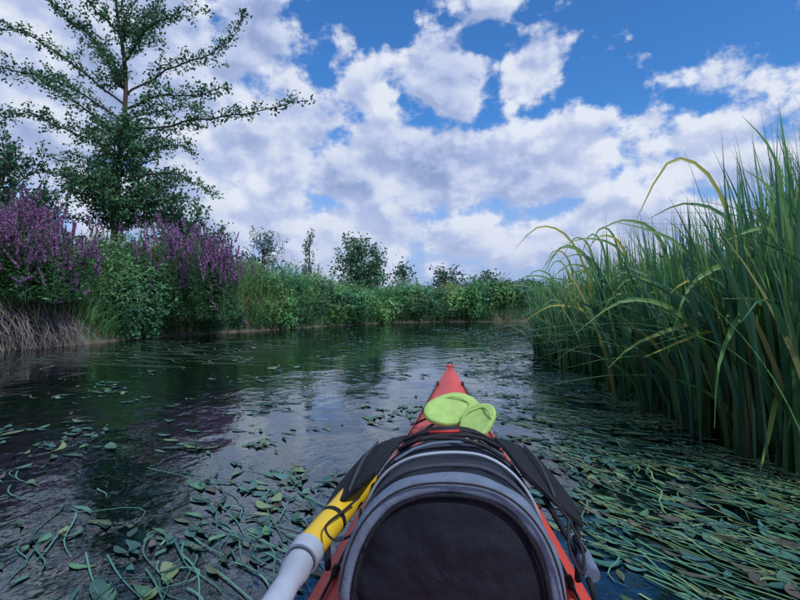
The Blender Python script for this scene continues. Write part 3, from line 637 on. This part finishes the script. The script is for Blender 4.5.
for sgn in (-1,1):
    V=[(sgn*.135,.98,.44),(sgn*.19,.975,.395),(sgn*.238,.99,.350),(sgn*.115,1.10,.455),(sgn*.18,1.10,.418),(sgn*.242,1.08,.365),(sgn*.10,1.26,.44),(sgn*.165,1.28,.420),(sgn*.205,1.27,.388)]
    F=[(0,1,4,3),(1,2,5,4),(3,4,7,6),(4,5,8,7)]
    solid('side_wing',V,F,[M_black],bag,sub=1,solidify=.010,bevel=.003)
    tobj('wing_seam',[(sgn*.187,.98,.405),(sgn*.180,1.10,.429),(sgn*.168,1.24,.430)],.003,M_dgrey,bag,6,n=12)
    tobj('wing_strap',[(sgn*.235,1.04,.36),(sgn*.232,1.0,.31),(sgn*.215,.93,.285)],.006,M_black,bag,6,n=8)
tobj('strap_buckle',[(.215,.98,.335),(.222,.93,.325),(.226,.88,.318)],[.010,.015,.013],M_grey,bag,10,n=8)
tobj('buckle_slot',[(.215,.955,.347),(.221,.915,.342)],.005,M_black,bag,8,n=4)
tobj('compression_strap',[(.17,1.0,.40),(.2,.96,.35),(.218,.9,.32),(.222,.8,.288),(.225,.66,.28)],.005,M_black,bag,6,n=18)
tobj('loose_cord',[(.13,.95,.46),(.19,.93,.40),(.215,.90,.35),(.205,.86,.33),(.19,.88,.36),(.2,.93,.39)],.0025,M_cord,bag,6,n=24)
solid('sewn_tag',[(-.045,1.135,.480),(.02,1.135,.4845),(.02,1.165,.4775),(-.045,1.165,.4735)],[(0,1,2,3)],[simple('red_tag',(.5,.03,.03),.6)],bag,solidify=.006)
# ------------------------------------------------------------------ flip flops
ff=empty('flip_flops',rz=TH)
def sole(name,cx,cy,cz_,ang,L_,pitch,roll,w0=.062):
    n=30; pts=[]
    for t in np.linspace(0,2*math.pi,n,endpoint=False):
        u=math.cos(t); v=math.sin(t); wloc=w0*(1+.10*u-.06*math.exp(-((u+.1)/.35)**2)); pts.append((v*wloc,u*L_/2))
    V=[];F=[]; cp,sp_=math.cos(pitch),math.sin(pitch); cr_,sr_=math.cos(roll),math.sin(roll)
    def tf(x,y,z):
        x,y=x*math.cos(ang)-y*math.sin(ang),x*math.sin(ang)+y*math.cos(ang)
        x,z=x*cr_-z*sr_,x*sr_+z*cr_; y,z=y*cp-z*sp_,y*sp_+z*cp
        return (cx+x,cy+y,cz_+z)
    for zz,sc_ in ((0,.96),(.004,1),(.014,1),(.018,.95),(.016,.80)):
        for (x,y) in pts: V.append(tf(x*sc_,y*sc_,zz))
    for i in range(4):
        for j in range(n): F.append((i*n+j,i*n+(j+1)%n,(i+1)*n+(j+1)%n,(i+1)*n+j))
    F.append(tuple(range(n))[::-1]); F.append(tuple(4*n+j for j in range(n)))
    solid(name,V,F,[M_lime],ff)
    P_=[tf(.05,.0,.016),tf(.035,.03,.026),tf(0,.06,.018),tf(-.035,.03,.026),tf(-.05,.0,.016)]
    tobj(name+'_strap',P_,.003,M_lime,ff,6,n=16)
sole('sole_1',.005,1.70,.412,R(-62),.19,R(30),R(-6),.072)
sole('sole_2',.082,1.61,.392,R(-20),.17,R(24),R(20),.055)
# ------------------------------------------------------------------ bilge pump
pump=empty('bilge_pump')
def lerp(a,b,t): return tuple(np.array(a)*(1-t)+np.array(b)*t)
a_=(-.066,1.14,.385); b_=(-.156,.885,.342); c_=(-.187,.74,.312)
tobj('barrel',[a_,lerp(a_,b_,.1),lerp(a_,b_,.9),b_],[.020,.025,.025,.025],M_yel,pump,18,n=14)
tobj('collar',[lerp(b_,a_,.04),lerp(b_,c_,.12)],.028,M_lgrey,pump,18,n=5)
tobj('shaft',[lerp(b_,c_,.1),lerp(b_,c_,.3),lerp(b_,c_,.5),lerp(b_,c_,.9)],[.022,.024,.019,.022],M_lgrey,pump,16,n=10)
tobj('groove',[lerp(b_,c_,.125),lerp(b_,c_,.15)],.0245,M_dgrey,pump,16,n=3)
tobj('handle',[(c_[0]-.035,c_[1]+.012,c_[2]-.008),c_,(c_[0]+.035,c_[1]-.012,c_[2]+.008)],[.014,.019,.014],M_lgrey,pump,12,n=8)
tobj('label_band',[lerp(a_,b_,.62),lerp(a_,b_,.66)],.0258,M_black,pump,18,n=4)
tobj('leash',[(-.075,.99,.395),(-.10,.95,.385),(-.125,.90,.378),(-.105,.87,.368),(-.075,.90,.37),(-.07,.96,.385)],.0022,M_cord,pump,6,n=24)
# ------------------------------------------------------------------ camera
cam=bpy.data.cameras.new('camera'); cam.sensor_width=36; cam.lens=24; cam.clip_start=.02; cam.clip_end=6000
co_=link(bpy.data.objects.new('camera',cam)); co_.location=(0,0,.75); co_.rotation_euler=(R(90.55),0,0); scene.camera=co_
scene.view_settings.view_transform='Standard'; scene.view_settings.look='None'; scene.view_settings.exposure=0
